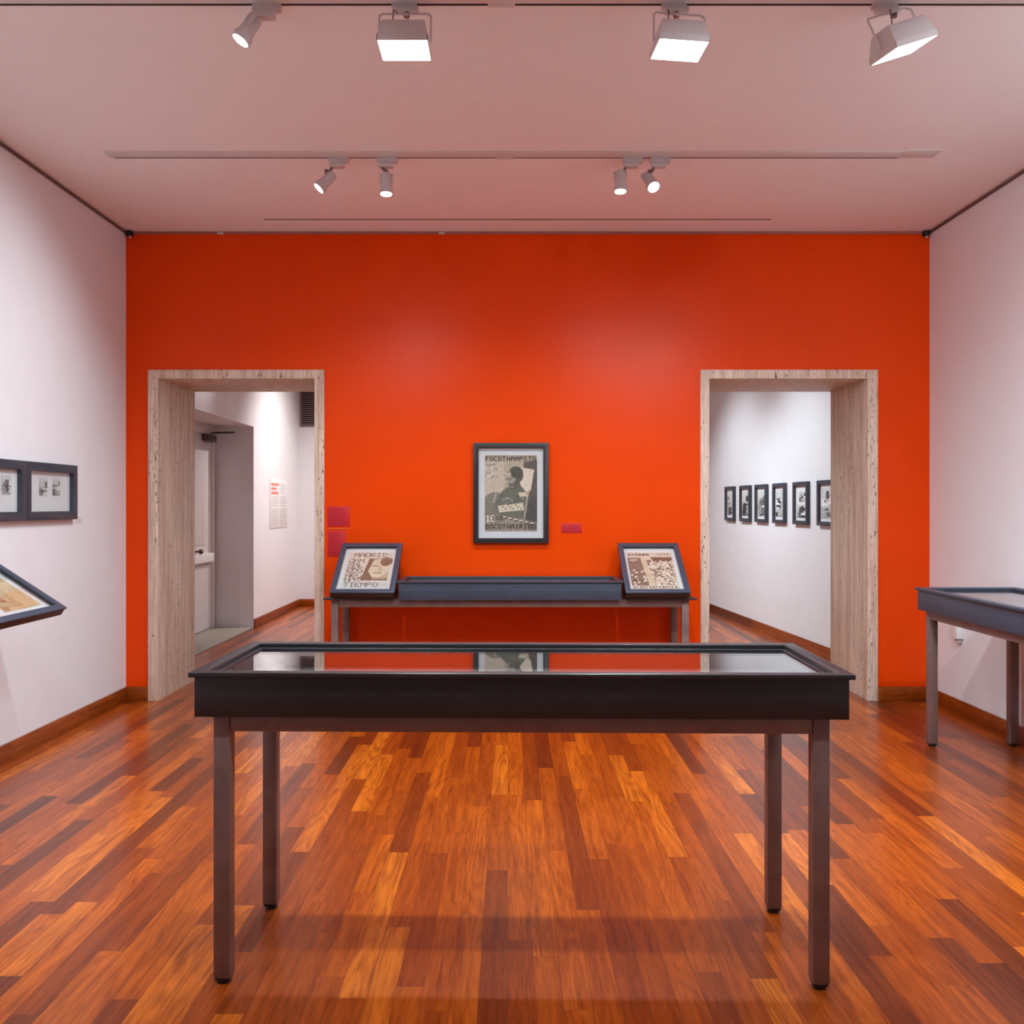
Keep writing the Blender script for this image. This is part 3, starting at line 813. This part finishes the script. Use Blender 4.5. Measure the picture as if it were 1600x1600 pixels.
zb = 0.8055
for (sx, art, nm) in ((-1, art_mag_left(), 'left'), (1, art_mag_right(), 'right')):
    lab = {'left': 'tilted black case with a large-face magazine cover, left end of the wall stand',
           'right': 'tilted black case with a crowded magazine page, right end of the wall stand'}[nm]
    cx = sx * 1.003
    t, M, L, a = tilted_case('tilted_display_case', lab, (cx, 6.085, zb), art, 0.325, 0.425, zlow=0.018, group='tilted cases')
    xo = 0.265 * 1.0
    x0, x1 = (-0.272, 0.212) if sx < 0 else (-0.212, 0.272)
    MB().box(x0, x1, 0.02, 0.53, 0.0, 0.012, 0.002).build('base_board', M_case, t)
    # wedge-shaped support cheeks under the tilted tray
    for xx in (-0.20, 0.185):
        MB().hull([(xx, 0.05, 0.0125), (xx, 0.47, 0.0125), (xx, 0.47, 0.30), (xx, 0.05, 0.042)],
                [(xx + 0.015, 0.05, 0.0125), (xx + 0.015, 0.47, 0.0125), (xx + 0.015, 0.47, 0.30), (xx + 0.015, 0.05, 0.042)]).build('support_wedge', M_case, t)

# ------------------------------------------------------------------ left wall: two framed prints, tilted wall case, label
MW = Matrix.Rotation(R(90), 4, 'Z')      # faces +x: local x -> world y, local -y -> world +x
def side_picture(label, y0, y1, z0, z1, arts, group):
    return picture('framed_print', label, 'framed print', (XL, (y0 + y1) / 2, (z0 + z1) / 2), MW, y1 - y0, z1 - z0, 0.052, arts, 0, 0, group, depth=0.038, fmat=M_frame, glass=True)
side_picture('slate frame with two small photographs, right one of the joined pair on the left wall', 5.225, 5.838, 1.362, 1.710,
             [(art_photo(26, 34, 1), -0.075, 0.03, 0.095, 0.108), (art_photo(26, 34, 2), 0.085, 0.03, 0.095, 0.108)], 'joined frames on the left wall')
side_picture('slate frame cut by the photo edge, left of the joined pair on the left wall', 4.610, 5.223, 1.362, 1.710,
             [(art_photo(26, 34, 3), -0.10, 0.03, 0.095, 0.108), (art_photo(26, 34, 4), 0.14, 0.03, 0.095, 0.108)], 'joined frames on the left wall')

def art_news():
    r = np.random.default_rng(3)
    W, H = 100, 70
    a = np.zeros((H, W, 3)) + (214, 184, 140)
    for i in range(10):
        x, y = r.integers(0, W), r.integers(0, H)
        ell(a, x, y, r.integers(6, 16), r.integers(4, 12), np.array(((186, 150, 110), (150, 104, 72), (232, 212, 180))[r.integers(0, 3)]), r.uniform(0, 3), 0.7)
    for y in range(6, H - 4, 4):
        a[y:y + 1, 8:60] = (120, 96, 74)
    speck(a, r, 8, 2)
    return a
# tilted wall case: low edge towards the room, rising to the left wall
t, M, L, a = tilted_case('tilted_wall_case', 'tilted slate case with yellowed newspaper pages fixed to the left white wall', (-2.415, 4.43, 0.862), None, 0, 0,
                         w_=0.78, run=0.40, rise=0.26, rz=R(90), zlow=0.0, fr=0.040, arts=[(art_news(), 0.14, 0.0, 0.34, 0.30), (art_news(), -0.20, 0.02, 0.26, 0.28)])
for xx in (-0.30, 0.28):
    MB().hull([(xx, 0.16, 0.086), (xx, 0.437, 0.03), (xx, 0.437, 0.268), (xx, 0.16, 0.103)], [(xx + 0.02, 0.16, 0.086), (xx + 0.02, 0.437, 0.03), (xx + 0.02, 0.437, 0.268), (xx + 0.02, 0.16, 0.103)]).build('wall_bracket', M_case, t)

t = thing('caption_card', 'tiny white caption card just right of the joined frames on the left wall', 'wall label', (XL, 5.93, 1.335), R(90))
MB().box(-0.045, 0.045, -0.002, 0, 0, 0.05, 0.0005).build('card_sheet', M_panel, t)
mb = MB()
for i in range(4): mb.box(-0.038, -0.038 + random.uniform(0.04, 0.07), -0.0026, -0.0019, 0.040 - i * 0.010, 0.043 - i * 0.010)
mb.build('print', M_greyink, t)

# outlet box low on the right wall
t = thing('wall_socket_box', 'small white box low on the right wall behind the display case leg', 'socket', (XR, 6.20, 0.50), R(-90))
MB().box(-0.04, 0.04, -0.045, 0, 0.03, 0.17, 0.006).build('cover', M_plate, t)
MB().box(-0.025, 0.025, -0.03, 0, 0.0, 0.0298, 0.004).build('cable_gland', M_greyink, t)

# ------------------------------------------------------------------ far rooms: prints, text panel, vent
def wall_y(px):
    """distance along the angled wall where the ray through pixel column px meets it"""
    s = (px - 797) / 1400
    tt = (s * A.y - A.x) / (d2.x - s * d2.y)
    return tt
frames = [(1136, 1150), (1159, 1175), (1183, 1201), (1211, 1230), (1243, 1266), (1281, 1309)]
names = ['first framed print from the far end of the right-hand far room, narrowest in view',
         'second framed print from the far end of the right-hand far room',
         'third framed print from the far end of the right-hand far room',
         'third framed print from the doorway jamb in the right-hand far room',
         'framed print with a dark figure, next to the one cut by the right doorway jamb',
         'framed print partly hidden behind the travertine jamb of the right doorway']
MR = Matrix.Rotation(ang + math.pi, 4, 'Z')   # faces into the room
for i, (pa, pb) in enumerate(frames):
    ta, tb = wall_y(pa), wall_y(pb)
    tm = (ta + tb) / 2; wd = abs(ta - tb)
    P = A + d2 * tm + nrm * 0.0005
    ar = [(art_photo(20, 34, 10 + i), 0, 0.0, wd - 0.11, 0.30)]
    if i == 4: ar = [(art_photo(20, 16, 30), 0, -0.08, wd - 0.13, 0.14), (art_photo(16, 14, 31), 0.02, 0.07, (wd - 0.13) * 0.7, 0.11)]
    picture('framed_print', names[i], 'framed print', (P.x, P.y, 1.475), MR, wd, 0.435, 0.04, ar, 0, 0, 'row of prints in the right far room', depth=0.035, fmat=M_frame, glass=False)

t = thing('text_panel', 'white exhibition text panel with red heading on the left far-room wall', 'wall text', (XG + 0.002, 11.77, 1.16), R(90))
MB().box(-0.44, 0.44, -0.006, 0, 0, 0.63, 0.001).build('panel_sheet', M_panel, t)
mb = MB()
for i in range(3): mb.box(-0.40, -0.40 + (0.38, 0.26, 0.34)[i], -0.0068, -0.0059, 0.545 - i * 0.055, 0.580 - i * 0.055)
mb.build('heading', M_redink, t)
mb = MB()
for i in range(14):
    if i in (5,): continue
    z = 0.40 - i * 0.028
    mb.box(-0.40, -0.40 + random.uniform(0.30, 0.37), -0.0068, -0.0059, z, z + 0.008)
    mb.box(0.02, 0.02 + random.uniform(0.30, 0.37), -0.0068, -0.0059, z, z + 0.008)
for i in range(5): mb.box(0.02, 0.02 + random.uniform(0.2, 0.37), -0.0068, -0.0059, 0.565 - i * 0.028, 0.573 - i * 0.028)
mb.build('body_text', M_greyink, t)

t = thing('air_vent', 'brown louvred air grille high on the end wall seen through the left doorway', 'vent', (-2.83, YE, 2.585))
MB().frame(-0.19, 0.19, -0.02, 0, 0, 0.62, 0.025, 'y', 0.002).build('vent_frame', M_vent, t)
mb = MB()
for i in range(18): mb.box(-0.166, 0.166, -0.016, -0.004, 0.032 + i * 0.031, 0.046 + i * 0.031, 0.001)
mb.build('louvres', M_vent, t)
MB().box(-0.166, 0.166, -0.003, -0.0005, 0.026, 0.594).build('backing', M_gap, t)
